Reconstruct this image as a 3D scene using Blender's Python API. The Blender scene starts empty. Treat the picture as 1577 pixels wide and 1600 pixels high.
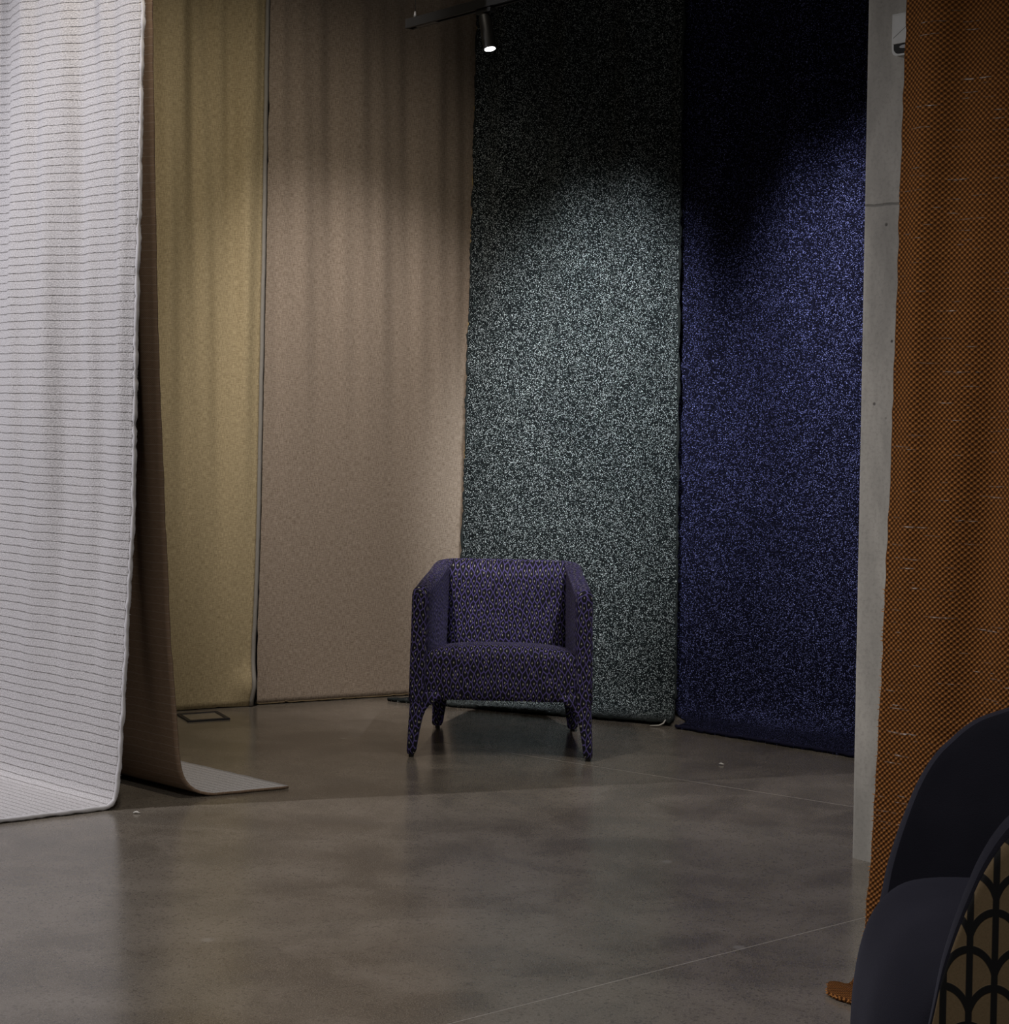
import bpy, bmesh, math, random
import numpy as np
from mathutils import Vector, Matrix
from mathutils import noise as mnoise

random.seed(7)
S = bpy.context.scene
C = S.collection

# ------------------------------------------------------------------ camera
cam_d = bpy.data.cameras.new('camera')
cam = bpy.data.objects.new('camera', cam_d); C.objects.link(cam)
cam_d.sensor_width = 36.0
cam_d.lens = 59.63
cam_d.shift_y = -0.1031
cam_d.clip_start = 0.05
ROLL = math.radians(1.1)
cr, sr = math.cos(ROLL), math.sin(ROLL)
cam.matrix_world = Matrix(((cr, -sr, 0, 0), (0, 0, -1, 0), (sr, cr, 0, 1.4), (0, 0, 0, 1)))
S.camera = cam

# ------------------------------------------------------------------ world, exposure
S.view_settings.view_transform = 'Standard'
S.view_settings.look = 'None'
S.view_settings.exposure = 0.0
S.view_settings.gamma = 1.0
S.view_settings.use_curve_mapping = False
w = bpy.data.worlds.new('dim_hall'); S.world = w; w.use_nodes = True
bg = w.node_tree.nodes['Background']
bg.inputs[0].default_value = (1.0, 0.95, 0.87, 1); bg.inputs[1].default_value = 0.19


def spot(name, loc, target, power, angle, blend, color=(1, .93, .84), size=.03):
    d = bpy.data.lights.new(name, 'SPOT')
    d.energy = power; d.spot_size = math.radians(angle); d.spot_blend = blend
    d.color = color; d.shadow_soft_size = size
    o = bpy.data.objects.new(name, d); C.objects.link(o)
    o.location = loc
    o.rotation_euler = (Vector(target) - Vector(loc)).to_track_quat('-Z', 'Y').to_euler()
    return o


# ceiling spots of the hall outside the picture; the last two are added fill
spot('spot_on_white_drape', (-4.9, 4.78, 4.1), (-1.2, 5.5, .9), 690, 66, .8, (.99, .965, 1), .02)
spot('wash_on_curtains', (-1.0, 5.2, 4.4), (-1.2, 7.7, .6), 180, 76, 1.0, (1, .90, .76), .05)
spot('spot_on_taupe_curtain', (-1.0, 5.3, 4.4), (-.48, 8.1, .95), 420, 34, .8, (1, .93, .9), .05)
spot('spot_on_green_fabric', (.05, 5.6, 4.5), (.39, 7.88, 1.38), 1500, 25, 1.0, (.94, .97, 1), .10)
spot('spot_on_blue_fabric', (1.0, 5.62, 4.5), (1.49, 7.33, 1.7), 1150, 25, 1.0, (.93, .95, 1), .10)
spot('spot_on_armchair', (1.0, 5.45, 4.3), (.03, 7.15, .55), 330, 15, .9, (.98, .97, 1), .03)
spot('fill_on_back_floor', (.75, 5.2, 2.85), (1.05, 6.85, 0), 100, 60, 1.0, (1, .95, .9), .05)  # unseen fill light, added to brighten the back floor and navy tail
spot('fill_on_front_floor', (.1, 1.4, 4.4), (.2, 4.1, 0), 290, 60, 1.0, (1, .95, .88), .08)  # made-up overhead fill, added to lift the dark front floor and pillar

# ------------------------------------------------------------------ helpers


def tag(o, label=None, cat=None, group=None, kind=None):
    if label: o['label'] = label
    if cat: o['category'] = cat
    if group: o['group'] = group
    if kind: o['kind'] = kind
    return o


def empty(name, loc=(0, 0, 0), rz=0):
    o = bpy.data.objects.new(name, None); C.objects.link(o)
    o.empty_display_size = .1
    o.location = loc; o.rotation_euler = (0, 0, rz)
    return o


def mesh_obj(name, verts, faces, mat, parent=None, uvs=None, smooth=True):
    me = bpy.data.meshes.new(name)
    me.from_pydata([tuple(v) for v in verts], [], faces)
    if uvs is not None:
        l = me.uv_layers.new(name='UVMap')
        idx = np.zeros(len(me.loops), dtype=np.int32); me.loops.foreach_get('vertex_index', idx)
        l.data.foreach_set('uv', np.array(uvs, dtype=np.float32)[idx].ravel())
    for m in (mat if isinstance(mat, (list, tuple)) else [mat]):
        me.materials.append(m)
    if smooth:
        me.polygons.foreach_set('use_smooth', [True] * len(me.polygons))
    me.update()
    o = bpy.data.objects.new(name, me); C.objects.link(o)
    if parent: o.parent = parent
    return o


def bm_obj(name, bm, mat, parent=None, smooth=False):
    me = bpy.data.meshes.new(name)
    bmesh.ops.recalc_face_normals(bm, faces=bm.faces)
    bm.to_mesh(me); bm.free()
    me.materials.append(mat)
    if smooth:
        me.polygons.foreach_set('use_smooth', [True] * len(me.polygons))
    o = bpy.data.objects.new(name, me); C.objects.link(o)
    if parent: o.parent = parent
    return o


def prism(poly, z0, z1):
    bm = bmesh.new()
    b = [bm.verts.new((x, y, z0)) for x, y in poly]
    t = [bm.verts.new((x, y, z1)) for x, y in poly]
    bm.faces.new(t); bm.faces.new(b[::-1])
    n = len(poly)
    for i in range(n):
        bm.faces.new((b[i], b[(i + 1) % n], t[(i + 1) % n], t[i]))
    return bm


def bevel(bm, w, seg=2, edges=None):
    bmesh.ops.recalc_face_normals(bm, faces=bm.faces)
    bmesh.ops.bevel(bm, geom=edges or list(bm.edges), offset=w, segments=seg, affect='EDGES', profile=.6)
    return bm


def box_bm(cx, cy, cz, sx, sy, sz, bw=0.0, seg=2):
    bm = bmesh.new()
    bmesh.ops.create_cube(bm, size=1)
    for v in bm.verts:
        v.co = Vector((cx + v.co.x * sx, cy + v.co.y * sy, cz + v.co.z * sz))
    if bw: bevel(bm, bw, seg)
    return bm


def tube(pts, radii, n=10):
    """closed-end tube along pts"""
    bm = bmesh.new(); rings = []
    pts = [Vector(p) for p in pts]
    ref = Vector((.137, .31, .94)).normalized()
    for i, p in enumerate(pts):
        t = (pts[min(i + 1, len(pts) - 1)] - pts[max(i - 1, 0)]).normalized()
        a = t.cross(ref)
        if a.length < .05: a = t.cross(Vector((1, 0, 0)))
        a.normalize(); b = t.cross(a)
        r = radii[i] if isinstance(radii, (list, tuple)) else radii
        rings.append([bm.verts.new(p + r * (math.cos(k * 2 * math.pi / n) * a + math.sin(k * 2 * math.pi / n) * b)) for k in range(n)])
    for i in range(len(rings) - 1):
        for k in range(n):
            bm.faces.new((rings[i][k], rings[i][(k + 1) % n], rings[i + 1][(k + 1) % n], rings[i + 1][k]))
    bm.faces.new(rings[0][::-1]); bm.faces.new(rings[-1])
    return bm


# ------------------------------------------------------------------ material helpers
class NT:
    def __init__(s, name):
        s.m = bpy.data.materials.new(name); s.m.use_nodes = True
        s.t = s.m.node_tree
        s.b = s.t.nodes['Principled BSDF']

    def n(s, typ, **kw):
        nd = s.t.nodes.new(typ)
        for k, v in kw.items(): setattr(nd, k, v)
        return nd

    def l(s, a, b): s.t.links.new(a, b)

    def put(s, sock, v):
        if isinstance(v, bpy.types.NodeSocket): s.l(v, sock)
        elif isinstance(v, (tuple, list)) and len(v) == 3 and sock.type == 'RGBA': sock.default_value = (*v, 1)
        else: sock.default_value = v

    def math(s, op, a, b=0.0, c=None, clamp=False):
        nd = s.n('ShaderNodeMath', operation=op); nd.use_clamp = clamp
        s.put(nd.inputs[0], a); s.put(nd.inputs[1], b)
        if c is not None: s.put(nd.inputs[2], c)
        return nd.outputs[0]

    def ramp(s, v, lo, hi):
        nd = s.n('ShaderNodeMapRange', interpolation_type='SMOOTHSTEP')
        s.put(nd.inputs[0], v); nd.inputs[1].default_value = lo; nd.inputs[2].default_value = hi
        return nd.outputs[0]

    def mix(s, f, a, b):
        nd = s.n('ShaderNodeMix', data_type='RGBA')
        s.put(nd.inputs[0], f); s.put(nd.inputs[6], a); s.put(nd.inputs[7], b)
        return nd.outputs[2]

    def uv(s): return s.n('ShaderNodeUVMap', uv_map='UVMap').outputs[0]

    def pos(s): return s.n('ShaderNodeNewGeometry').outputs['Position']

    def obj(s): return s.n('ShaderNodeTexCoord').outputs['Object']

    def scale(s, v, sc):
        nd = s.n('ShaderNodeMapping'); s.l(v, nd.inputs[0]); nd.inputs[3].default_value = sc
        return nd.outputs[0]

    def sep(s, v):
        nd = s.n('ShaderNodeSeparateXYZ'); s.l(v, nd.inputs[0]); return nd.outputs

    def noise(s, v, scale, detail=2.0, rough=.5, dist=0.0):
        nd = s.n('ShaderNodeTexNoise'); s.l(v, nd.inputs['Vector'])
        nd.inputs['Scale'].default_value = scale; nd.inputs['Detail'].default_value = detail
        nd.inputs['Roughness'].default_value = rough; nd.inputs['Distortion'].default_value = dist
        return nd.outputs[0]

    def voro(s, v, scale, feature='F1', rnd=1.0, dim='3D'):
        nd = s.n('ShaderNodeTexVoronoi', feature=feature, voronoi_dimensions=dim); s.l(v, nd.inputs['Vector'])
        nd.inputs['Scale'].default_value = scale; nd.inputs['Randomness'].default_value = rnd
        return nd.outputs

    def bump(s, h, strength, dist=.01):
        nd = s.n('ShaderNodeBump'); s.put(nd.inputs['Height'], h)
        nd.inputs['Strength'].default_value = strength; nd.inputs['Distance'].default_value = dist
        s.l(nd.outputs[0], s.b.inputs['Normal'])

    def done(s, col, rough, spec=.5, sheen=0.0, sheen_tint=(1, 1, 1), metal=0.0):
        s.put(s.b.inputs['Base Color'], col); s.put(s.b.inputs['Roughness'], rough)
        s.b.inputs['Specular IOR Level'].default_value = spec
        s.b.inputs['Metallic'].default_value = metal
        if sheen:
            s.b.inputs['Sheen Weight'].default_value = sheen
            s.b.inputs['Sheen Roughness'].default_value = .4
            s.b.inputs['Sheen Tint'].default_value = (*sheen_tint, 1)
        return s.m


def plain(name, col, rough=.6, spec=.4, metal=0.0, emit=None):
    n = NT(name)
    v = n.noise(n.obj(), 40, 2)
    m = n.done(n.mix(v, tuple(c * .88 for c in col), tuple(min(1, c * 1.1) for c in col)), rough, spec, metal=metal)
    if emit:
        n.b.inputs['Emission Color'].default_value = (*emit[0], 1); n.b.inputs['Emission Strength'].default_value = emit[1]
    return m


# --- concrete floor
def m_floor():
    n = NT('polished_concrete'); p = n.pos()
    big = n.noise(n.scale(p, (.9, 1.6, 1)), 1.3, 5, .55, .6)
    mid = n.noise(n.scale(p, (1, 1, 1)), 4.5, 4, .6, .4)
    fine = n.noise(p, 260, 2, .6)
    agg = n.voro(p, 150)[1]
    agg = n.sep(agg)[0]
    c = n.mix(n.ramp(big, .32, .68), (.096, .080, .061), (.178, .154, .125))
    c = n.mix(n.math('MULTIPLY', n.ramp(mid, .4, .75), .55), c, (.22, .19, .16))
    c = n.mix(n.math('MULTIPLY', n.ramp(mid, .55, .25), .4), c, (.075, .070, .066))
    c = n.mix(n.math('MULTIPLY', n.ramp(fine, .48, .7), .6), c, (.30, .265, .23))
    c = n.mix(n.math('MULTIPLY', n.ramp(agg, .75, 1), .45), c, (.05, .045, .042))
    spots = n.voro(p, 2.1)[0]
    c = n.mix(n.math('MULTIPLY', n.ramp(spots, .05, .02), .35), c, (.34, .32, .3))
    r = n.math('ADD', .13, n.math('MULTIPLY', big, .10))
    r = n.math('ADD', r, n.math('MULTIPLY', fine, .06))
    n.bump(n.math('ADD', n.math('MULTIPLY', mid, .5), n.math('MULTIPLY', fine, .06)), .06, .02)
    return n.done(c, r, 1.0)


def m_concrete():
    n = NT('cast_concrete'); p = n.pos()
    ps = n.scale(p, (1, 1, .35))
    a = n.noise(ps, 5, 5, .6, .3); f = n.noise(p, 90, 3, .6)
    c = n.mix(n.ramp(a, .3, .7), (.26, .248, .225), (.42, .398, .36))
    c = n.mix(n.math('MULTIPLY', n.ramp(f, .45, .7), .25), c, (.15, .145, .135))
    v = n.voro(p, 22)[0]; sel = n.noise(p, 6, 3)
    pit = n.math('MULTIPLY', n.ramp(v, .16, .06), n.ramp(sel, .52, .62))
    c = n.mix(pit, c, (.05, .048, .045))
    z = n.sep(p)[2]
    seam = n.math('ABSOLUTE', n.math('SUBTRACT', n.math('ADD', z, n.math('MULTIPLY', a, .03)), 2.065))
    sm = n.ramp(seam, .006, .0015)
    c = n.mix(n.math('MULTIPLY', sm, .6), c, (.08, .078, .072))
    n.bump(n.math('SUBTRACT', n.math('MULTIPLY', f, .2), n.math('ADD', pit, sm)), .5, .006)
    return n.done(c, .8, .3)


def m_white_face():
    n = NT('white_loop_pile'); u = n.uv(); x = n.sep(u)
    wob = n.noise(n.scale(u, (9, 9, 1)), 1, 2)
    v = n.math('ADD', x[1], n.math('MULTIPLY', wob, .008))
    t = n.math('FRACT', n.math('DIVIDE', v, .0295))
    d = n.math('ABSOLUTE', n.math('SUBTRACT', t, .5))
    dash = n.noise(n.scale(u, (150, 60, 1)), 1, 3, .7)
    line = n.math('MULTIPLY', n.ramp(d, .10, .03), n.math('ADD', .2, n.math('MULTIPLY', n.ramp(dash, .38, .6), .8)))
    pile = n.noise(n.scale(u, (190, 210, 1)), 1, 3, .6)
    c = n.mix(n.ramp(pile, .3, .68), (.40, .385, .40), (.66, .645, .665))
    c = n.mix(n.math('MULTIPLY', line, .62), c, (.17, .155, .145))
    n.bump(n.math('SUBTRACT', n.math('MULTIPLY', pile, .6), line), .7, .006)
    return n.done(c, .95, .1, .15)


def m_white_back():
    n = NT('brown_woven_backing'); u = n.uv(); x = n.sep(u)
    t = n.math('FRACT', n.math('DIVIDE', n.math('ADD', x[1], n.math('MULTIPLY', n.noise(u, 9, 1), .008)), .0295))
    d = n.math('ABSOLUTE', n.math('SUBTRACT', t, .5))
    line = n.ramp(d, .07, .03)
    wv = n.math('MULTIPLY', n.math('SINE', n.math('MULTIPLY', x[0], 900)), n.math('SINE', n.math('MULTIPLY', x[1], 900)))
    gr = n.noise(n.scale(u, (60, 200, 1)), 1, 2)
    c = n.mix(gr, (.17, .115, .078), (.29, .20, .14))
    c = n.mix(n.math('MULTIPLY', line, .45), c, (.34, .29, .25))
    hem = n.ramp(x[0], .055, .035)
    c = n.mix(n.math('MULTIPLY', hem, .4), c, (.3, .27, .25))
    n.bump(wv, .2, .002)
    return n.done(c, .9, .15)


def m_tan(name, lo, hi, sheen, tint):
    n = NT(name); u = n.uv()
    warp = n.noise(n.scale(u, (300, 40, 1)), 1, 2)
    weft = n.noise(n.scale(u, (45, 320, 1)), 1, 2)
    fib = n.noise(n.scale(u, (330, 330, 1)), 1, 3, .7)
    v = n.math('ADD', n.math('MULTIPLY', n.math('ADD', warp, weft), .3), n.math('MULTIPLY', fib, .4))
    c = n.mix(n.ramp(v, .36, .64), lo, hi)
    n.bump(v, .5, .004)
    return n.done(c, .8, .2, sheen, tint)


def m_fleck(name, dark, mid, light, thr, sc=1.0, sheen=.0, tint=(1, 1, 1), lo=.0):
    """black ground with bright wiry flecks"""
    n = NT(name); u = n.uv()
    f = n.noise(n.scale(u, (330 * sc, 310 * sc, 1)), 1, 2.5, .75, .4)
    g = n.sep(n.voro(n.scale(u, (1, 1, 1)), 380 * sc, dim='2D')[1])[0]
    v = n.math('ADD', n.math('MULTIPLY', f, .5), n.math('MULTIPLY', g, .5))
    a = n.ramp(v, thr, thr + .09); b = n.ramp(v, thr + .08, thr + .2)
    c = n.mix(a, dark, mid); c = n.mix(b, c, light)
    n.bump(v, .8, .006)
    return n.done(c, .85, .06, sheen, tint)


def m_orange():
    n = NT('orange_basket_weave'); u = n.uv()
    wx = n.noise(n.scale(u, (5, 14, 1)), 1, 3)
    x = n.sep(u)
    k = math.pi / .0066
    a = n.math('ADD', n.math('MULTIPLY', x[0], k), n.math('MULTIPLY', wx, 5.0))
    b = n.math('ADD', n.math('MULTIPLY', x[1], k), n.math('MULTIPLY', wx, 2.0))
    wv = n.math('MULTIPLY', n.math('SINE', a), n.math('SINE', b))
    fib = n.noise(n.scale(u, (420, 420, 1)), 1, 2)
    h = n.math('ADD', n.math('MULTIPLY', n.math('ADD', wv, .7), .6), n.math('MULTIPLY', fib, .25))
    tone = n.noise(n.scale(u, (3, 90, 1)), 1, 3)
    lo = n.mix(tone, (.05, .018, .006), (.09, .034, .011)); hi = n.mix(tone, (.26, .102, .028), (.39, .162, .046))
    c = n.mix(n.ramp(h, .25, 1.0), lo, hi)
    sl = n.noise(n.scale(u, (9, 150, 1)), 1, 2, .5)
    s2 = n.noise(n.scale(u, (60, 200, 1)), 1, 2, .5)
    slub = n.math('MULTIPLY', n.ramp(sl, .66, .71), n.ramp(s2, .4, .6))
    c = n.mix(n.math('MULTIPLY', slub, .8), c, (.5, .42, .38))
    n.bump(n.math('ADD', h, slub), .9, .005)
    return n.done(c, .9, .1)


def m_leaf():
    n = NT('purple_leaf_velvet'); u = n.uv()
    wob = n.noise(u, 14, 2)
    x = n.sep(u)
    px = n.math('DIVIDE', n.math('ADD', x[0], n.math('MULTIPLY', wob, .012)), .024)
    py = n.math('DIVIDE', x[1], .052)
    cb = n.n('ShaderNodeCombineXYZ'); n.l(n.math('ADD', px, py), cb.inputs[0]); n.l(n.math('SUBTRACT', px, py), cb.inputs[1])
    e = n.voro(cb.outputs[0], 1.0, 'DISTANCE_TO_EDGE', .55, '2D')[0]
    f1 = n.voro(cb.outputs[0], 1.0, 'F1', .55, '2D')[0]
    vein = n.ramp(e, .10, .065)
    dot = n.ramp(f1, .15, .08)
    pile = n.noise(u, 500, 2)
    c = n.mix(vein, (.008, .008, .012), n.mix(pile, (.062, .05, .165), (.12, .096, .29)))
    c = n.mix(n.math('MULTIPLY', dot, .75), c, (.45, .43, .38))
    n.bump(n.math('ADD', vein, n.math('MULTIPLY', pile, .2)), .5, .004)
    n.put(n.b.inputs['Sheen Weight'], n.math('MULTIPLY', vein, .4))
    n.b.inputs['Sheen Tint'].default_value = (.55, .5, .95, 1)
    n.b.inputs['Sheen Roughness'].default_value = .35
    return n.done(c, .75, .2)


def m_navy():
    n = NT('navy_velvet'); u = n.obj()
    a = n.noise(u, 7, 3); f = n.noise(u, 450, 2)
    c = n.mix(a, (.010, .010, .017), (.022, .022, .034))
    n.bump(f, .25, .003)
    return n.done(c, .8, .12, .07, (.55, .58, .8))


def m_fan():
    n = NT('tan_fan_print'); x = n.sep(n.uv())
    W, Hh, b = .080, .064, .056
    ink = None
    for par in (0, 1):
        xx = n.math('ADD', n.math('DIVIDE', x[0], W), .5 * par)
        fx = n.math('SUBTRACT', n.math('FRACT', xx), .5)
        q = n.math('SQRT', n.math('MAXIMUM', n.math('SUBTRACT', 1.0, n.math('POWER', n.math('MULTIPLY', n.math('ABSOLUTE', fx), 2.0), 2.0)), .0))
        ya = n.math('SUBTRACT', n.math('SUBTRACT', x[1], n.math('MULTIPLY', q, b)), Hh * par)
        fy = n.math('SUBTRACT', n.math('FRACT', n.math('ADD', n.math('DIVIDE', ya, 2 * Hh), .5)), .5)
        dist = n.math('MULTIPLY', n.math('ABSOLUTE', fy), 2 * Hh)
        dist = n.math('MULTIPLY', dist, n.math('MAXIMUM', q, .42))
        k = n.ramp(dist, .0078, .0058)
        st = n.ramp(n.math('MULTIPLY', n.math('ABSOLUTE', fx), W), .0062, .0045)
        k = n.math('MAXIMUM', k, st)
        ink = k if ink is None else n.math('MAXIMUM', ink, k)
    pile = n.noise(n.obj(), 300, 2)
    c = n.mix(ink, n.mix(pile, (.11, .078, .042), (.17, .12, .07)), (.006, .006, .007))
    n.bump(n.math('ADD', ink, n.math('MULTIPLY', pile, .1)), .4, .003)
    return n.done(c, .75, .2)


M = dict(
    floor=m_floor(), concrete=m_concrete(), wface=m_white_face(), wback=m_white_back(),
    joint=plain('pale_joint_filler', (.30, .275, .25), .7),
    fringe=plain('white_yarn', (.62, .61, .64), .95, .1),
    tan_l=m_tan('olive_gold_chenille', (.27, .215, .118), (.55, .45, .275), .1, (1, .9, .7)),
    tan_r=m_tan('taupe_chenille', (.19, .145, .105), (.43, .355, .285), .15, (1, .9, .85)),
    gold=plain('gold_thread_edge', (.42, .31, .13), .8),
    hem=plain('brown_hem', (.13, .095, .05), .8),
    greysel=plain('grey_selvedge_tape', (.27, .255, .23), .6),
    green=m_fleck('grey_green_fleck_boucle', (.006, .008, .009), (.034, .045, .046), (.60, .67, .68), .575),
    blue=m_fleck('navy_fleck_boucle', (.004, .004, .010), (.008, .009, .040), (.33, .36, .80), .60),
    black_edge=plain('black_frayed_edge', (.02, .024, .024), .9, .1),
    blue_edge=plain('navy_frayed_edge', (.012, .012, .03), .9, .1),
    thread=plain('pale_loose_thread', (.55, .53, .5), .9, .1),
    orange=m_orange(), orange_yarn=plain('orange_yarn', (.36, .16, .05), .95, .1),
    leaf=m_leaf(), navy=m_navy(), fan=m_fan(),
    glide=plain('black_plastic', (.02, .02, .022), .4),
    track=plain('black_painted_metal', (.007, .0068, .0065), .5, .2),
    wire=plain('steel_cable', (.05, .05, .047), .5, .4),
    lens=plain('lit_lens', (1, 1, 1), .3, emit=((1, .98, .97), 9.0)),
    plastic=plain('pale_grey_plastic', (.42, .42, .40), .5),
    plastic_dark=plain('dark_recess_plastic', (.03, .03, .03), .7, .1),
    seam=plain('seam_gap', (.14, .14, .13), .8),
    metal=plain('dark_frame_metal', (.03, .03, .033), .5, .5, .5),
    wall=plain('dark_painted_wall', (.05, .048, .045), .9, .2),
)

# ------------------------------------------------------------------ setting
# floor: filler bed with concrete slabs on top, 5 mm joints
JA = (np.array([-.263, 7.067]), np.array([1.263, 6.038]))      # joint across the back
JB = (np.array([-.101, 3.839]), np.array([1.014, 4.701]))      # joint across the front
FLOOR = [(-9, -3), (9, -3), (9, 12), (-9, 12)]


def clip(poly, a, b, side, off):
    d = (b - a) / np.linalg.norm(b - a); nrm = np.array([-d[1], d[0]]) * side
    out = []
    f = [float(np.dot(np.array(p) - a, nrm)) - off for p in poly]
    for i, p in enumerate(poly):
        q = poly[(i + 1) % len(poly)]; fi, fj = f[i], f[(i + 1) % len(poly)]
        if fi >= 0: out.append(p)
        if fi * fj < 0:
            t = fi / (fi - fj); out.append((p[0] + t * (q[0] - p[0]), p[1] + t * (q[1] - p[1])))
    return out


floor = bm_obj('floor', prism(FLOOR, -.15, -.0002), M['joint']); tag(floor, 'polished grey brown concrete floor with thin pale joints', kind='structure')
VX = (np.array([-.27, 0.0]), np.array([-.27, 1.0]))
regions = [clip(FLOOR, *VX, 1, 0.0)]
right = clip(FLOOR, *VX, -1, 0.0)
regions += [clip(right, *JA, sa, .0018) for sa in (1, -1)]
for pa in regions:
    for sb in (1, -1):
        pb = clip(pa, *JB, sb, .0017)
        if len(pb) > 2:
            bm = prism(pb, -.1, 0)
            bmesh.ops.delete(bm, geom=[f for f in bm.faces if f.normal.z < -.5], context='FACES_ONLY')
            bm_obj('slab', bm, M['floor'], floor)

tag(bm_obj('wall_left', prism([(-4.6, 6.35), (-.1, 8.62), (-.3, 8.95), (-4.8, 6.7)], 0, 4.7), M['wall']), 'dark wall behind the tan curtains', kind='structure')
tag(bm_obj('wall_right', prism([(-.1, 8.62), (3.2, 6.85), (3.4, 7.2), (-.1, 8.95)], 0, 4.7), M['wall']), 'dark wall behind the green and blue fabric', kind='structure')
tag(bm_obj('ceiling', prism([(-6, -2), (5, -2), (5, 10), (-6, 10)], 4.7, 4.9), M['wall']), 'dark ceiling above the hanging fabrics', kind='structure')

# concrete pillar
pe = np.array([.66, -.751]); pn = np.array([.751, .66])
c0 = np.array([1.121, 5.342])
pp = [tuple(c0), tuple(c0 + pe * .95), tuple(c0 + pe * .95 + pn * .4), tuple(c0 + pn * .4)]
bm = prism(pp, 0, 4.7)
bevel(bm, .008, 2, [e for e in bm.edges if abs(e.verts[0].co.z - e.verts[1].co.z) > 1])
tag(bm_obj('wall_pillar', bm, M['concrete']), 'pale grey cast concrete pillar beside the orange curtain', kind='structure')


# ------------------------------------------------------------------ hanging fabric
def resample(pts, t, ts):
    pts = np.array(pts, float)
    return np.stack([np.interp(ts, t, pts[:, k]) for k in range(3)], 1)


def gauss(a, k):
    for _ in range(k):
        b = a.copy(); b[1:-1] = (a[:-2] + 2 * a[1:-1] + a[2:]) / 4; a = b
    return a


def drape(name, L, R, mats, parent, folds, fold_w, nu=90, nv=170, thick=.008, flip=False, ragged=.002, seed=1, smooth_k=10, edge_wave=0.0, buckle=None):
    """ruled cloth between two edge polylines (top to tail); folds = [(amplitude, wavelength, phase, lean)]"""
    A = (np.array(L, float) + np.array(R, float)) / 2
    t = np.concatenate([[0], np.cumsum(np.linalg.norm(np.diff(np.array(L, float), axis=0), axis=1) + np.linalg.norm(np.diff(np.array(R, float), axis=0), axis=1)) / 2])
    ts = np.linspace(0, t[-1], nv)
    Lp, Rp = gauss(resample(L, t, ts), smooth_k), gauss(resample(R, t, ts), smooth_k)
    W = np.linalg.norm(A[0] - 0) * 0 + np.linalg.norm(np.array(R[0]) - np.array(L[0]))
    V, UV = [], []
    tl = np.gradient((Lp + Rp) / 2, axis=0)
    rnd = np.random.RandomState(seed)
    jl, jr = gauss(rnd.randn(nv), 1) * ragged, gauss(rnd.randn(nv), 1) * ragged
    je = gauss(rnd.randn(nu), 1) * ragged * 1.6
    for j in range(nv):
        wv = Rp[j] - Lp[j]; wl = np.linalg.norm(wv); wd = wv / wl
        td = tl[j] / (np.linalg.norm(tl[j]) + 1e-9)
        nn = np.cross(wd, td); nn /= np.linalg.norm(nn) + 1e-9
        zc = (Lp[j][2] + Rp[j][2]) / 2
        fw = fold_w(zc)
        for i in range(nu):
            s = i / (nu - 1)
            tp = min(1, s / .06, (1 - s) / .06); tp = tp * tp * (3 - 2 * tp)
            p = Lp[j] + wv * s
            sm = s * W
            off = sum(a * math.sin(2 * math.pi * (sm + ln * zc) / lam + ph) for a, lam, ph, ln in folds) * fw * tp
            off -= edge_wave * 0
            p = p + nn * off
            if buckle: p = p + nn * buckle(s, zc)
            if i == 0: p = p - wd * jl[j]
            if i == nu - 1: p = p + wd * jr[j]
            if j == nv - 1: p = p + td * je[i]
            if p[2] < thick * .75: p[2] = thick * .75
            V.append(p); UV.append((sm, t[-1] - ts[j]))
    F = []
    for j in range(nv - 1):
        for i in range(nu - 1):
            q = (j * nu + i, j * nu + i + 1, (j + 1) * nu + i + 1, (j + 1) * nu + i)
            F.append(q[::-1] if flip else q)
    o = mesh_obj(name, V, F, mats, parent, UV)
    md = o.modifiers.new('thickness', 'SOLIDIFY'); md.thickness = thick; md.offset = 0
    if isinstance(mats, (list, tuple)) and len(mats) > 1: md.material_offset = 1
    V = np.array(V).reshape(nv, nu, 3)
    return o, V


def bend(base, d, r, L, n=7, rise=0.0):
    """points of a drop ending: from height r down, turning along floor direction d (2D), lying for L"""
    base = np.array(base, float); d = np.array(d, float) / np.linalg.norm(d)
    out = []
    for k in range(n + 1):
        a = math.pi / 2 * k / n
        out.append((base[0] + d[0] * r * (1 - math.cos(a)), base[1] + d[1] * r * (1 - math.cos(a)), r * (1 - math.sin(a)) + .005))
    for q in (.33, .66, 1):
        out.append((base[0] + d[0] * (r + L * q), base[1] + d[1] * (r + L * q), .005 + rise * q))
    return out


def edge_roll(name, pts, r, mat, parent, jit=.3, n=7, step=1, seed=3):
    rr = random.Random(seed)
    pts = [(p[0], p[1], max(p[2], r * (1 + jit))) for p in pts[::step]]
    return bm_obj(name, tube(pts, [r * (1 + jit * (rr.random() - .5) * 2) for _ in pts], n), mat, parent, True)


def subdiv_path(pts, step):
    out = []
    for a, b in zip(pts[:-1], pts[1:]):
        a, b = np.array(a), np.array(b); n = max(1, int(np.linalg.norm(b - a) / step))
        for k in range(n): out.append(a + (b - a) * k / n)
    out.append(np.array(pts[-1])); return out


# ---- white striped fabric draped over a rail: front drop and rear drop
wd = empty('draped_fabric', (-1.3, 5.8, 0))
tag(wd, 'white striped loop pile fabric draped over a rail, its brown back showing behind', 'fabric')
wdir = np.array([-.765, .644])


def wpt(p, s): return (p[0] + wdir[0] * s, p[1] + wdir[1] * s, p[2])


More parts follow.
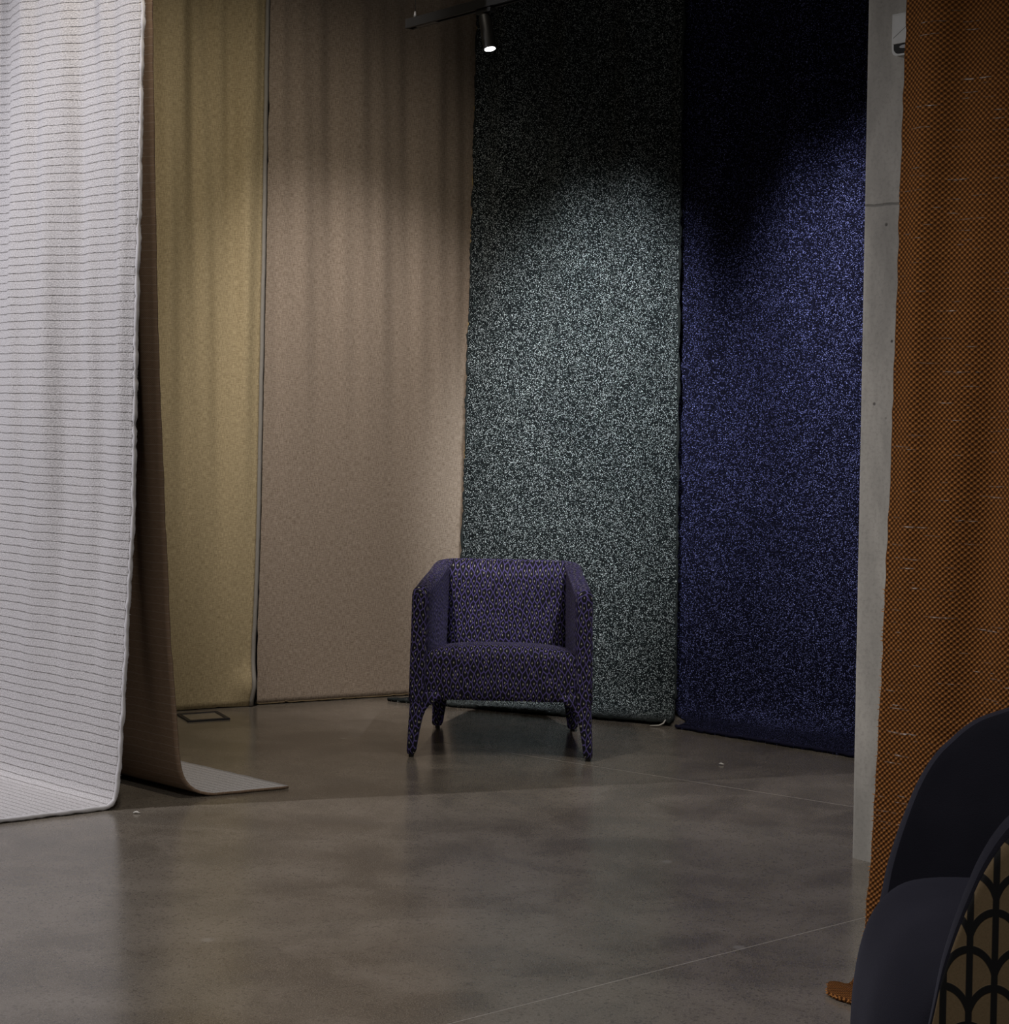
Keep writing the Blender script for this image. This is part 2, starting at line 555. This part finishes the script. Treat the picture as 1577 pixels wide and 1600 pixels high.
INV = Matrix.Translation((1.3, -5.8, 0))
WW = 1.6
fr = [(-1.262, 5.885, 4.25), (-1.277, 5.86, 2.78), (-1.274, 5.853, 2.447), (-1.270, 5.845, 2.115), (-1.272, 5.837, 1.761), (-1.270, 5.831, 1.453), (-1.266, 5.821, 1.04), (-1.279, 5.811, .575), (-1.289, 5.806, .25), (-1.296, 5.80, .12)]
fr += bend((-1.298, 5.79), (-.83, -.56), .045, .70)
fl = [wpt(p, WW) for p in fr]
fo, FV = drape('front_drop', fl, fr, [M['wface'], M['wback']], wd,
               [(.022, .62, .5, .02), (.010, .23, 1.2, -.03), (.004, .11, 0, .05)], lambda z: min(1, max(0, (z - .15) / 1.2)), nu=100, nv=300, thick=.012, flip=True, ragged=.003, seed=2, smooth_k=4)
fo.matrix_parent_inverse = INV
rr_ = [(-1.258, 5.882, 4.25), (-1.248, 5.88, 2.785), (-1.238, 5.892, 2.344), (-1.219, 5.907, 1.767), (-1.205, 5.915, 1.455), (-1.184, 5.926, 1.035), (-1.155, 5.938, .56), (-1.131, 5.945, .29)]
rr_ += bend((-1.115, 5.95), (.88, .47), .11, .30)
rl = [wpt(p, WW) for p in rr_]
ro, RV = drape('rear_drop', rl, rr_, [M['wback'], M['wface']], wd,
               [(.022, .62, .5, .02), (.010, .23, 1.2, -.03), (.004, .11, 0, .05)], lambda z: min(1, max(0, (z - .15) / 1.2)), nu=80, nv=180, thick=.009, flip=True, ragged=.002, seed=5, smooth_k=5)
ro.matrix_parent_inverse = INV
e = subdiv_path(list(FV[:288, -1]), .012)
o = edge_roll('selvedge', e, .008, M['fringe'], wd, .22, 7, 1, 4); o.matrix_parent_inverse = INV
# yarn tufts of the fuzzy selvedge
rt = random.Random(11); V_, F_ = [], []
for k, p in enumerate(subdiv_path(list(FV[80:288, -1]), .0045)):
    d = Vector((.8 + rt.uniform(-.3, .3), -.55 + rt.uniform(-.3, .3), rt.uniform(-.5, .5))).normalized() * rt.uniform(.008, .016)
    q = Vector(p); a = Vector((rt.uniform(-1, 1), rt.uniform(-1, 1), 1)).normalized() * .0022
    b = d.cross(a).normalized() * .0022; n0 = len(V_)
    V_ += [q + a, q - a * .5 + b, q - a * .5 - b, q + d]
    F_ += [(n0, n0 + 1, n0 + 3), (n0 + 1, n0 + 2, n0 + 3), (n0 + 2, n0, n0 + 3)]
o = mesh_obj('selvedge_tuft', V_, F_, M['fringe'], wd); o.matrix_parent_inverse = INV; o['kind'] = 'stuff'

# ---- olive gold curtain and taupe curtain on the left wall
tdir = np.array([.894, .447])
cu = empty('curtain', (-1.15, 7.78, 0)); tag(cu, 'olive gold chenille curtain hanging just behind the white striped drape', 'curtain')
seam = [(-1.136, 7.8, 4.3), (-1.135, 7.8, 3.248), (-1.133, 7.8, 2.659), (-1.130, 7.8, 2.07), (-1.131, 7.8, 1.481), (-1.131, 7.8, .893), (-1.137, 7.8, .451), (-1.147, 7.797, .127), (-1.150, 7.79, .004)]
lft = [(-1.136 - tdir[0] * 1.5, 7.78 - tdir[1] * 1.5, p[2]) for p in seam]
INV2 = Matrix.Translation((1.15, -7.78, 0))
o, TV = drape('cloth', lft, seam, M['tan_l'], cu, [(.030, .42, .6, .02), (.014, .19, 2.0, -.02), (.006, .09, 0, .04)],
              lambda z: min(1, max(.08, (z - .3) / 2.2)), nu=150, nv=150, thick=.006, ragged=.001, seed=8,
              buckle=lambda s, z: (-.035 * math.exp(-((z - .10) / .07) ** 2) * max(0, (s - .93) / .07)))
o.matrix_parent_inverse = INV2
sv = TV[:, -1]
rib_v, rib_f, ring = [], [], 0
for p in sv:
    for k in range(4):
        a = k / 3
        rib_v.append((p[0] + .018 * a, p[1] + .003 - .008 * math.sin(a * math.pi), max(p[2], .003)))
nr = len(sv)
for j in range(nr - 1):
    for k in range(3): rib_f.append((j * 4 + k, j * 4 + k + 1, (j + 1) * 4 + k + 1, (j + 1) * 4 + k))
o = mesh_obj('selvedge', rib_v, rib_f, M['greysel'], cu); o.matrix_parent_inverse = INV2
o.modifiers.new('thickness', 'SOLIDIFY').thickness = .003

cu = empty('curtain', (-.65, 8.05, 0)); tag(cu, 'taupe chenille curtain with gold edge beside the grey green fabric', 'curtain')
INV2 = Matrix.Translation((.65, -8.05, 0))
rgt = [(-.158, 8.29, 4.3), (-.168, 8.29, 3.379), (-.171, 8.29, 2.754), (-.178, 8.29, 2.13), (-.185, 8.29, 1.506), (-.189, 8.29, .881), (-.196, 8.29, .5), (-.196, 8.285, .127), (-.196, 8.28, .004)]
lf2 = [(-1.118, 7.828, p[2]) for p in rgt]
o, T2 = drape('cloth', lf2, rgt, M['tan_r'], cu, [(.013, .37, 1.1, .03), (.006, .2, .4, -.03), (.004, .1, 0, .04)],
              lambda z: min(1, max(.05, (z - .9) / 2.0)), nu=130, nv=150, thick=.006, ragged=.004, seed=9)
o.matrix_parent_inverse = INV2
ev = [(p[0] + .009, p[1] - .002, p[2]) for p in subdiv_path(list(T2[:, -1]), .014)]
o = edge_roll('gold_edge', ev, .0125, M['gold'], cu, .3, 6, 1, 5); o.matrix_parent_inverse = INV2
hv = [(p[0] - .002, p[1] - .004, max(.006, p[2])) for p in T2[-1, :]]
o = edge_roll('bottom_hem', hv, .003, M['hem'], cu, .15, 6, 2, 6); o.matrix_parent_inverse = INV2

# ---- grey green fleck fabric
gr = empty('fabric_length', (.3, 7.9, 0)); tag(gr, 'black and grey green flecked boucle fabric hanging behind the purple armchair', 'fabric')
INV2 = Matrix.Translation((-.3, -7.9, 0))
gl = [(-.155, 8.1, 4.3), (-.164, 8.1, 3.338), (-.168, 8.1, 2.727), (-.174, 8.1, 2.115), (-.181, 8.1, 1.504), (-.184, 8.1, .892), (-.20, 8.09, .5), (-.22, 8.08, .25)]
g_r = [(.774, 7.73, 4.3), (.780, 7.73, 3.268), (.784, 7.73, 2.5), (.786, 7.73, 2.0), (.790, 7.73, 1.5), (.796, 7.73, .9), (.800, 7.73, .5), (.803, 7.73, .25)]
gl += bend((-.235, 8.075), (-.85, -.25), .10, .20)
g_r += bend((.805, 7.73), (-.2, -.98), .10, .14, rise=.016)
o, GV = drape('cloth', gl, g_r, M['green'], gr, [(.022, .31, .3, .02), (.010, .15, 1.0, -.02)], lambda z: min(1, max(.0, (z - 1.2) / 1.8)), nu=110, nv=190, thick=.009, ragged=.003, seed=12, smooth_k=6)
o.matrix_parent_inverse = INV2
o = edge_roll('frayed_edge', subdiv_path(list(GV[:, -1]), .012), .006, M['black_edge'], gr, .6, 6, 1, 7); o.matrix_parent_inverse = INV2
o = edge_roll('frayed_edge', subdiv_path(list(GV[:, 0]), .012), .006, M['black_edge'], gr, .6, 6, 1, 8); o.matrix_parent_inverse = INV2
o = edge_roll('frayed_edge', [(p[0], p[1], max(.009, p[2])) for p in subdiv_path(list(GV[-1, :]), .01)], .0075, M['black_edge'], gr, .6, 6, 1, 9); o.matrix_parent_inverse = INV2
cc = GV[-1, -1]
o = bm_obj('loose_thread', tube([(cc[0] - .02, cc[1] - .002, .03), (cc[0] - .03, cc[1] - .012, .016), (cc[0] - .05, cc[1] - .02, .008), (cc[0] - .09, cc[1] - .016, .005)], [.0025, .0035, .003, .002], 6), M['thread'], gr, True); o.matrix_parent_inverse = INV2

# ---- navy fleck fabric
bl = empty('fabric_length', (1.3, 7.4, 0)); tag(bl, 'dark navy blue flecked boucle fabric hanging between grey green fabric and pillar', 'fabric')
INV2 = Matrix.Translation((-1.3, -7.4, 0))
b_l = [(.765, 7.815, z) for z in (4.3, 3, 2, 1)] + [(.775, 7.815, .5), (.785, 7.81, .25)]
b_r = [(2.0, 7.055, z) for z in (4.3, 3, 2, 1, .5, .25)]
b_l += bend((.79, 7.805), (.32, -1), .10, .24)
b_l[-2:] = [(.826, 7.52, .005), (.775, 7.445, .005)]
b_r += bend((2.0, 7.05), (-.2, -.98), .12, .42)
o, BV = drape('cloth', b_l, b_r, M['blue'], bl, [(.028, .45, 2.4, .02), (.012, .2, .0, -.02)], lambda z: min(1, max(.1, (z - .3) / 2.2)), nu=120, nv=180, thick=.009, ragged=.003, seed=15, smooth_k=6)
o.matrix_parent_inverse = INV2
o = edge_roll('frayed_edge', [(p[0], p[1], max(.009, p[2])) for p in subdiv_path(list(BV[-1, :]), .01)], .0075, M['blue_edge'], bl, .6, 6, 1, 10); o.matrix_parent_inverse = INV2

# ---- orange basket weave curtain in front of the pillar
oc = empty('curtain', (1.3, 3.9, 0)); tag(oc, 'burnt orange basket weave curtain hanging in front of the concrete pillar', 'curtain')
INV2 = Matrix.Translation((-1.3, -3.9, 0))
odir = np.array([.78, -.626])
ol = [(.992, 4.15, 4.3), (.965, 4.14, 2.41), (.958, 4.14, 1.975), (.952, 4.14, 1.538), (.944, 4.14, 1.101), (.932, 4.14, .664), (.918, 4.14, .32), (.908, 4.14, .164), (.895, 4.138, .07)]
orr = [(p[0] + odir[0] * 1.15, p[1] + odir[1] * 1.15, p[2]) for p in ol]
ol += bend((.885, 4.13), (-.93, -.12), .03, .080, n=5, rise=.012)
ol[-3:] = [(.842, 4.128, .012), (.812, 4.124, .014), (.802, 4.065, .008)]
orr += bend((1.77, 3.41), (-.70, -.70), .03, .34, n=5, rise=.006)
o, OV = drape('cloth', ol, orr, M['orange'], oc, [(.018, .34, 2.6, .03), (.008, .15, .0, -.05)], lambda z: min(1, max(0, (z - .2) / 1.0)), nu=110, nv=260, thick=.010, ragged=.002, seed=18, smooth_k=2)
o.matrix_parent_inverse = INV2
# frayed yarn on its side edge near the floor and along the tail
rt = random.Random(5); V_, F_ = [], []
for p in subdiv_path(list(OV[190:, 0]), .006) + subdiv_path(list(OV[-1, :30]), .006):
    d = Vector((-.8 + rt.uniform(-.5, .5), -.3 + rt.uniform(-.5, .5), rt.uniform(-.4, .5))).normalized() * rt.uniform(.004, .011)
    q = Vector(p); a = Vector((rt.uniform(-1, 1), rt.uniform(-1, 1), 1)).normalized() * .0025
    b = d.cross(a).normalized() * .0025; n0 = len(V_)
    V_ += [q + a, q - a * .5 + b, q - a * .5 - b, q + d]
    F_ += [(n0, n0 + 1, n0 + 3), (n0 + 1, n0 + 2, n0 + 3), (n0 + 2, n0, n0 + 3)]
V_ = [Vector((v[0], v[1], max(v[2], .001))) for v in V_]
o = mesh_obj('frayed_yarn', V_, F_, M['orange_yarn'], oc); o.matrix_parent_inverse = INV2; o['kind'] = 'stuff'


# ------------------------------------------------------------------ purple tub armchair
def splay(x, z): return x * (1 + .03 * (.7 - z) / .7)


def grid_faces(nr, nc, closed=False):
    F = []
    for j in range(nr - 1):
        for i in range(nc if closed else nc - 1):
            F.append((j * nc + i, j * nc + (i + 1) % nc, (j + 1) * nc + (i + 1) % nc, (j + 1) * nc + i))
    return F


ac = empty('armchair', (.006, 6.72, 0), math.radians(-2.0))
tag(ac, 'purple and black leaf patterned tub armchair standing on the polished floor', 'armchair')

# U shaped arms and back, swept along a plan path; front of the chair at y = 0
plan = []
HW, DP = .324, .67
plan += [(-HW, 0), (-HW + .002, .02), (-HW + .008, .1), (-HW + .014, .2), (-HW + .022, .3), (-HW + .03, .4)]
rc = .12
cxl, cyl = -HW + .036 + rc, DP - rc
for k in range(0, 9):
    a = math.pi - k * math.pi / 2 / 8
    plan.append((cxl + rc * math.cos(a), cyl + rc * math.sin(a)))
half = plan[:]
plan = half + [(-.06, DP), (.06, DP)] + [(-x, y) for x, y in reversed(half)]


def shell_top(y): return .680 + .052 * min(1, max(0, y / .58)) ** .9


# arms leg-to-top profile: offset across thickness o in [-1,1], height h
TH = .034
def profile(zt, zb):
    pts = [(1, zb), (1, zb + .1), (1, zb + .25)]
    for k in range(7):
        a = k * math.pi / 6
        pts.append((math.cos(a), zt - .03 + .03 * math.sin(a)))
    pts += [(-1, zb + .25), (-1, zb + .1), (-1, zb)]
    return pts


V_, UV_ = [], []; pl_ = 0; NP = 13
secs = []
for i, (x, y) in enumerate(plan):
    a = Vector(plan[max(i - 1, 0)]); b = Vector(plan[min(i + 1, len(plan) - 1)])
    t = (b - a).normalized(); nrm = Vector((-t.y, t.x))            # outward (left of travel)
    if i: pl_ += (Vector(plan[i]) - Vector(plan[i - 1])).length
    secs.append((Vector((x, y)), nrm, pl_, 1.0, 0.0))
# rounded front ends
p0, n0, l0, _, _ = secs[0]; p1, n1, l1, _, _ = secs[-1]
secs = [(p0 + Vector((0, -.012)), n0, l0 - .02, .72, .024), (p0 + Vector((0, -.008)), n0, l0 - .01, .9, .010)] + secs + [(p1 + Vector((0, -.008)), n1, l1 + .01, .9, .010), (p1 + Vector((0, -.012)), n1, l1 + .02, .72, .024)]
for p, nr, ln, sc, dz in secs:
    zt = shell_top(p.y) - dz
    tl = 0; prev = None
    for o_, z in profile(zt, .225):
        lean = .035 * max(0, (z - .4)) / .3 * max(0, min(1, (p.y - .4) / .2))
        q = p + nr * (o_ * TH * sc)
        x = splay(q.x, z); y = q.y + lean
        cur = Vector((x, y, z))
        if prev is not None: tl += (cur - prev).length
        prev = cur
        V_.append(cur); UV_.append((ln, tl))
F_ = grid_faces(len(secs), NP)
nS = len(secs)
for j in (0, nS - 1):
    n0 = len(V_)
    for k in range(NP):
        c = V_[j * NP + k]; V_.append(c.copy()); UV_.append((c.x + 2.4, c.z))
    F_.append(tuple(range(n0, n0 + NP)))
# underside
for j in range(nS - 1): F_.append((j * NP + NP - 1, j * NP, (j + 1) * NP, (j + 1) * NP + NP - 1))
o = mesh_obj('arms_and_back', V_, F_, M['leaf'], ac, UV_)
bm = bmesh.new(); bm.from_mesh(o.data); bmesh.ops.recalc_face_normals(bm, faces=bm.faces); bm.to_mesh(o.data); bm.free()

# inner back cushion: slightly bowed panel in front of the shell back
V_, UV_ = [], []
nx, nz = 17, 13
for j in range(nz):
    z = .33 + (.728 - .33) * j / (nz - 1)
    for i in range(nx):
        s = i / (nx - 1) * 2 - 1
        edge = (1 - abs(s) ** 6) * (1 - max(0, (j / (nz - 1) - .8) / .2) ** 2 * .75)
        x = s * (.262 - .006 * (1 - j / (nz - 1)))
        y = .575 - .03 * edge + .035 * max(0, z - .4) / .3 + (.05 if j == nz - 1 else 0)
        V_.append((x, y, z)); UV_.append((x + 3.3, z))
o = mesh_obj('back_cushion', V_, grid_faces(nz, nx), M['leaf'], ac, UV_)
md = o.modifiers.new('s', 'SOLIDIFY'); md.thickness = .04; md.offset = -1
md.use_rim = True

# seat block with crowned top and soft front edge
prof = [(.03, .228), (.004, .232), (-.004, .25), (-.006, .30), (-.006, .36)]
for k in range(7):
    a = math.pi - k * math.pi / 2 / 6
    prof.append((.034 + .04 * math.cos(a), .385 + .04 * math.sin(a)))
prof += [(.12, .424), (.25, .412), (.4, .392), (.56, .37), (.56, .3), (.56, .23)]
V_, UV_ = [], []; nx = 25
for i in range(nx):
    s = i / (nx - 1) * 2 - 1
    tl = 0; prev = None
    for y, z in prof:
        hw = .297 - .03 * y / .56
        top = max(0, (z - .3) / .13)
        zz = z + top * .024 * (1 - abs(s) ** 2.6) - top * .008 * (abs(s) ** 8)
        c = Vector((s * hw, y, zz)); c.x = splay(c.x, zz)
        if prev is not None: tl += (c - prev).length
        prev = c; V_.append(c); UV_.append((c.x + 5.1, tl))
npf = len(prof)
F_ = grid_faces(nx, npf)
for j in range(nx - 1): F_.append((j * npf + npf - 1, j * npf, (j + 1) * npf, (j + 1) * npf + npf - 1))
F_.append(tuple(range(npf))); F_.append(tuple((nx - 1) * npf + k for k in range(npf))[::-1])
o = mesh_obj('seat', V_, F_, M['leaf'], ac, UV_)
bm = bmesh.new(); bm.from_mesh(o.data); bmesh.ops.recalc_face_normals(bm, faces=bm.faces); bm.to_mesh(o.data); bm.free()


def leg(sx, front):
    # sections: z, inner edge x, outer edge x, front y, back y  (left leg, mirrored by sx)
    if front:
        sec = [(.262, .215, .352, -.009, .16), (.236, .232, .353, -.010, .14), (.222, .255, .3535, -.010, .115), (.205, .277, .354, -.010, .095), (.185, .292, .3545, -.010, .083), (.15, .304, .3555, -.010, .074), (.10, .313, .357, -.009, .066), (.05, .320, .3585, -.007, .058), (.024, .323, .359, -.005, .052), (.014, .327, .356, .0, .047)]
    else:
        sec = [(.262, .15, .300, .50, .668), (.236, .17, .302, .52, .672), (.222, .195, .303, .54, .675), (.205, .215, .304, .558, .677), (.185, .230, .3045, .57, .678), (.15, .243, .3055, .582, .68), (.10, .252, .307, .592, .683), (.05, .259, .308, .602, .686), (.024, .262, .308, .608, .686), (.014, .266, .304, .613, .682)]
    V_, UV_ = [], []; n = 16
    for z, xi, xo, yf, yb in sec:
        cx, cy, hx, hy = (xi + xo) / 2, (yf + yb) / 2, (xo - xi) / 2, (yb - yf) / 2
        for k in range(n):
            a = 2 * math.pi * (k + .5) / n; ca, sa = math.cos(a), math.sin(a)
            e_ = .32
            x = cx + hx * math.copysign(abs(ca) ** e_, ca); y = cy + hy * math.copysign(abs(sa) ** e_, sa)
            V_.append((sx * splay(x, z), y, z)); UV_.append((x + y * 1.1 + 7.7, z))
    F_ = grid_faces(len(sec), n, True)
    F_.append(tuple(range(n))[::-1]); F_.append(tuple((len(sec) - 1) * n + k for k in range(n)))
    o = mesh_obj('leg', V_, F_, M['leaf'], ac, UV_)
    bm = bmesh.new(); bm.from_mesh(o.data); bmesh.ops.recalc_face_normals(bm, faces=bm.faces); bm.to_mesh(o.data); bm.free()
    z, xi, xo, yf, yb = sec[-1]
    bm = bmesh.new()
    bmesh.ops.create_cone(bm, cap_ends=True, segments=14, radius1=.010, radius2=.012, depth=.0145)
    bmesh.ops.translate(bm, verts=bm.verts, vec=(sx * splay((xi + xo) / 2, 0), (yf + yb) / 2, .00725))
    g = bm_obj('glide', bm, M['glide'], o, False)


for sx in (-1, 1):
    leg(sx, True); leg(sx, False)

# ------------------------------------------------------------------ navy velvet armchair at the right, facing left
nc = empty('armchair', (1.008, 3.16, 0), math.radians(-4.5))
tag(nc, 'dark navy velvet armchair with a fan printed outer side, in front of the orange curtain', 'armchair')
# plan of the shell: open towards -x
pl2 = []
XF, XS, RB = -.262, .04, .29
for k in range(41):
    q = k / 40
    pl2.append((XF + (XS - XF) * q ** 1.5, -RB - .012 * math.sin(q * math.pi)))
for k in range(1, 41):
    a = -math.pi / 2 + math.pi * k / 40
    pl2.append((XS + .30 * math.cos(a), RB * math.sin(a)))
for x, y in reversed(pl2[:40]): pl2.append((x, -y))
zx = [0, .012, .03, .07, .115, .2, .29, .45, .62]
zz = [.20, .36, .45, .585, .69, .775, .81, .83, .835]


def rim_z(x):
    return float(np.mean([np.interp(x - XF + d * .012, zx, zz) for d in (-2, -1, 0, 1, 2)]))


ZB = .16


def shell_surface(off, zlo=0.0, zhi=1.0, inset=0.0, nrow=20):
    """rows from bottom to rim; off = outward offset"""
    V, UV = [], []; ln = 0
    cols = len(pl2)
    P = [Vector(p) for p in pl2]
    lens = [0]
    for i in range(1, cols): lens.append(lens[-1] + (P[i] - P[i - 1]).length)
    for r in range(nrow):
        f = r / (nrow - 1)
        for i in range(cols):
            t = (P[min(i + 1, cols - 1)] - P[max(i - 1, 0)]).normalized(); n_ = Vector((t.y, -t.x))
            zt = rim_z(P[i].x) - inset; zt = max(zt, ZB + .02)
            z = ZB + (zt - ZB) * f
            fl_ = .05 * (z - .3) - .05 * max(0, .3 - z)          # flares outward with height
            p = P[i] + n_ * (off + fl_ * (.4 + .6 * max(0, P[i].x - XS) / .3))
            V.append((p.x, p.y, z)); UV.append((lens[i], z))
    return V, UV, grid_faces(nrow, cols)


Vi, UVi, Fi = shell_surface(0.0)
o = mesh_obj('shell', Vi, Fi, M['navy'], nc, UVi)
md = o.modifiers.new('s', 'SOLIDIFY'); md.thickness = .040; md.offset = 0
bv = o.modifiers.new('b', 'BEVEL'); bv.width = .009; bv.segments = 3; bv.limit_method = 'ANGLE'; bv.angle_limit = math.radians(50)
Vo, UVo, Fo = shell_surface(.0215, inset=.017)
# leave a velvet border at the front ends
cols = len(pl2)
Fo2 = [f for k, f in enumerate(Fo) if 1 <= (k % (cols - 1)) <= cols - 3]
o = mesh_obj('outer_panel', Vo, Fo2, M['fan'], nc, UVo)
o['label'] = 'tan panel with black fan and stem print'
md = o.modifiers.new('s', 'SOLIDIFY'); md.thickness = .004; md.offset = 0

# seat with rolled front
prof = []
for y_, z_ in [(-.315, .14), (-.325, .18), (-.325, .24), (-.318, .32), (-.303, .39), (-.286, .43), (-.265, .46), (-.24, .482), (-.20, .495), (-.15, .503), (-.08, .504), (.05, .50), (.2, .49), (.28, .48), (.28, .3), (.28, .14)]:
    prof.append((y_, z_))
V_, UV_ = [], []; ny = 27
for i in range(ny):
    s = i / (ny - 1) * 2 - 1
    for x, z in prof:
        rd = abs(s) ** 4
        hw = .268 if x < .05 else .268 * math.sqrt(max(.05, 1 - ((x - .05) / .28) ** 2))
        zz2 = z - .055 * rd * max(0, (z - .3) / .15)
        xx = x + (.075 * rd if x < -.2 else 0)
        # wide arch cut in the lower front
        V_.append((xx, s * hw, zz2)); UV_.append((s * hw, x + z))
npf = len(prof)
F_ = grid_faces(ny, npf)
for j in range(ny - 1): F_.append((j * npf + npf - 1, j * npf, (j + 1) * npf, (j + 1) * npf + npf - 1))
F_.append(tuple(range(npf))); F_.append(tuple((ny - 1) * npf + k for k in range(npf)))
o = mesh_obj('seat', V_, F_, M['navy'], nc, UV_)
bm = bmesh.new(); bm.from_mesh(o.data); bmesh.ops.recalc_face_normals(bm, faces=bm.faces); bm.to_mesh(o.data); bm.free()
sub = o.modifiers.new('sub', 'SUBSURF'); sub.levels = 1; sub.render_levels = 1
for x, y in ((-.24, -.2), (-.24, .2), (.22, -.17), (.22, .17)):
    bm = bmesh.new()
    bmesh.ops.create_cone(bm, cap_ends=True, segments=16, radius1=.013, radius2=.02, depth=.17)
    bmesh.ops.translate(bm, verts=bm.verts, vec=(x, y, .085))
    bm_obj('leg', bm, M['glide'], nc, False)

# ------------------------------------------------------------------ ceiling track and its spotlight
tr = empty('light_track', (-.398, 6.6, 2.879), math.atan2(-.77, .64))
tag(tr, 'black lighting track hung on thin wire in front of the taupe curtain', 'light track')
# profile of the rail: channel with a slot below
bm = bmesh.new()
pr = [(-.019, -.0175), (-.008, -.0175), (-.008, -.004), (.008, -.004), (.008, -.0175), (.019, -.0175), (.019, .0175), (-.019, .0175)]
a = [bm.verts.new((.004, y, z)) for y, z in pr]; b = [bm.verts.new((2.6, y, z)) for y, z in pr]
for i in range(8): bm.faces.new((a[i], a[(i + 1) % 8], b[(i + 1) % 8], b[i]))
bm.faces.new(a[::-1]); bm.faces.new(b)
bm_obj('rail', bm, M['track'], tr)
bm_obj('end_cap', box_bm(.002, 0, 0, .008, .040, .037, .0015), M['track'], tr)
bm_obj('slot_cover', box_bm(.11, 0, -.0155, .13, .0155, .006), M['glide'], tr)
for x in (.035, 2.2):
    bm_obj('suspension_wire', tube([(x, 0, .03), (x, 0, 1.82)], .0016, 8), M['wire'], tr, True)
    bm_obj('wire_gripper', tube([(x, 0, .0175), (x, 0, .03), (x, 0, .045)], [.006, .0055, .0025], 10), M['wire'], tr, True)

lp = empty('track_spotlight', (-.098, 6.239, 2.8615), math.atan2(-.77, .64))
tag(lp, 'lit black cylinder spotlight hanging from the lighting track', 'spotlight')
bm_obj('adapter', box_bm(0, 0, -.009, .085, .026, .017, .002), M['track'], lp)
bm_obj('stem', tube([(0, 0, -.015), (0, 0, -.045)], .006, 10), M['track'], lp, True)
axis = Vector((.17, -.17, -1)).normalized()
rotm = Matrix.Rotation(-math.atan2(-.77, .64), 3, 'Z')
ax = rotm @ axis
q0 = Vector((0, 0, -.038)) - ax * .012
bd = bm_obj('body', tube([q0, q0 + ax * .004, q0 + ax * .120, q0 + ax * .124], [.022, .024, .024, .0235], 24), M['track'], lp, True)
bmd = bd.modifiers.new('e', 'EDGE_SPLIT'); bmd.split_angle = math.radians(40)
bm_obj('trim_ring', tube([q0 + ax * .1235, q0 + ax * .129], [.0245, .0245], 24), M['track'], bd, False)
bm_obj('lens', tube([q0 + ax * .125, q0 + ax * .1305], [.020, .020], 24), M['lens'], lp, False)
lo = Vector((-.098, 6.239, 2.8615)) + rotm.inverted() @ (q0 + ax * .142)
spot('lamp_beam', lo, lo + axis * 2, 28, 75, 1.0, (.95, .97, 1), .02)

# ------------------------------------------------------------------ plastic box on the pillar
wb = empty('wall_box', (1.121 + .66 * .19 - .751 * .001, 5.342 - .751 * .19 - .66 * .001, 2.565), math.atan2(-.751, .66))
tag(wb, 'pale grey plastic box fixed high on the concrete pillar', 'wall box')
# local x runs along the pillar face, -y points into the room


def rounded_plate(w_, z0, z1, r, y0, y1):
    pts = [(-w_, z1), (w_, z1), ]
    for cx_, sg in ((w_ - r, 1), (-w_ + r, -1)):
        for k in range(6):
            a_ = (0 if sg > 0 else math.pi / 2) + k * math.pi / 2 / 5
            pts.append((cx_ + r * math.cos(-a_), z0 + r + r * math.sin(-a_)))
    bm = bmesh.new()
    A_ = [bm.verts.new((x, y0, z)) for x, z in pts]; B_ = [bm.verts.new((x, y1, z)) for x, z in pts]
    bm.faces.new(A_); bm.faces.new(B_[::-1])
    for i in range(len(pts)): bm.faces.new((A_[i], A_[(i + 1) % len(pts)], B_[(i + 1) % len(pts)], B_[i]))
    return bm


bm_obj('backplate', rounded_plate(.07, -.065, .065, .02, 0, -.036), M['plastic'], wb)
bm_obj('cover', box_bm(0, -.0365, .016, .130, .008, .09, .002), M['plastic'], wb)
bm_obj('lens_recess', rounded_plate(.062, -.059, -.029, .018, -.0355, -.0375), M['plastic_dark'], wb)
bm = bmesh.new()
bmesh.ops.create_cone(bm, cap_ends=True, segments=20, radius1=.012, radius2=.018, depth=.006)
bmesh.ops.rotate(bm, verts=bm.verts, matrix=Matrix.Rotation(math.pi / 2, 3, 'X'))
bmesh.ops.scale(bm, verts=bm.verts, vec=(1, 1, .3)); bmesh.ops.translate(bm, verts=bm.verts, vec=(-.02, -.0385, -.040))
bm_obj('sensor_lens', bm, M['glide'], wb, False)
bm = tube([(-.062, -.0406, -.01), (.0, -.0406, .03)], .0008, 6)
bm_obj('panel_line', bm, M['seam'], wb)

# ------------------------------------------------------------------ floor box by the curtains
fb = empty('floor_box', (-1.307, 7.50, 0), math.radians(27))
tag(fb, 'square dark framed floor outlet box near the olive curtain', 'floor box')
for x, y, sx_, sy_ in ((0, -.085, .19, .018), (0, .085, .19, .018), (-.086, 0, .018, .155), (.086, 0, .018, .155)):
    bm_obj('frame_bar', box_bm(x, y, .0035, sx_, sy_, .007, .001, 1), M['metal'], fb)
bm_obj('lid', box_bm(0, .0, .002, .154, .152, .004), M['floor'], fb)

# ------------------------------------------------------------------ lint on the floor
def lint(loc, r, label, seed):
    rr2 = random.Random(seed)
    pts = [(loc[0] + r * (k / 4 - .5) * 2, loc[1] + rr2.uniform(-.3, .3) * r, .004 + .002 * math.sin(k)) for k in range(5)]
    o = bm_obj('lint', tube(pts, [.002, .0035, .004, .003, .0015], 6), M['thread'], None, True)
    tag(o, label, 'lint', 'bits of lint on the floor')


lint((-1.215, 5.73), .012, 'white bit of lint on the floor next to the white drape corner', 1)
lint((.885, 6.70), .010, 'white bit of lint on the floor in front of the navy fabric', 2)
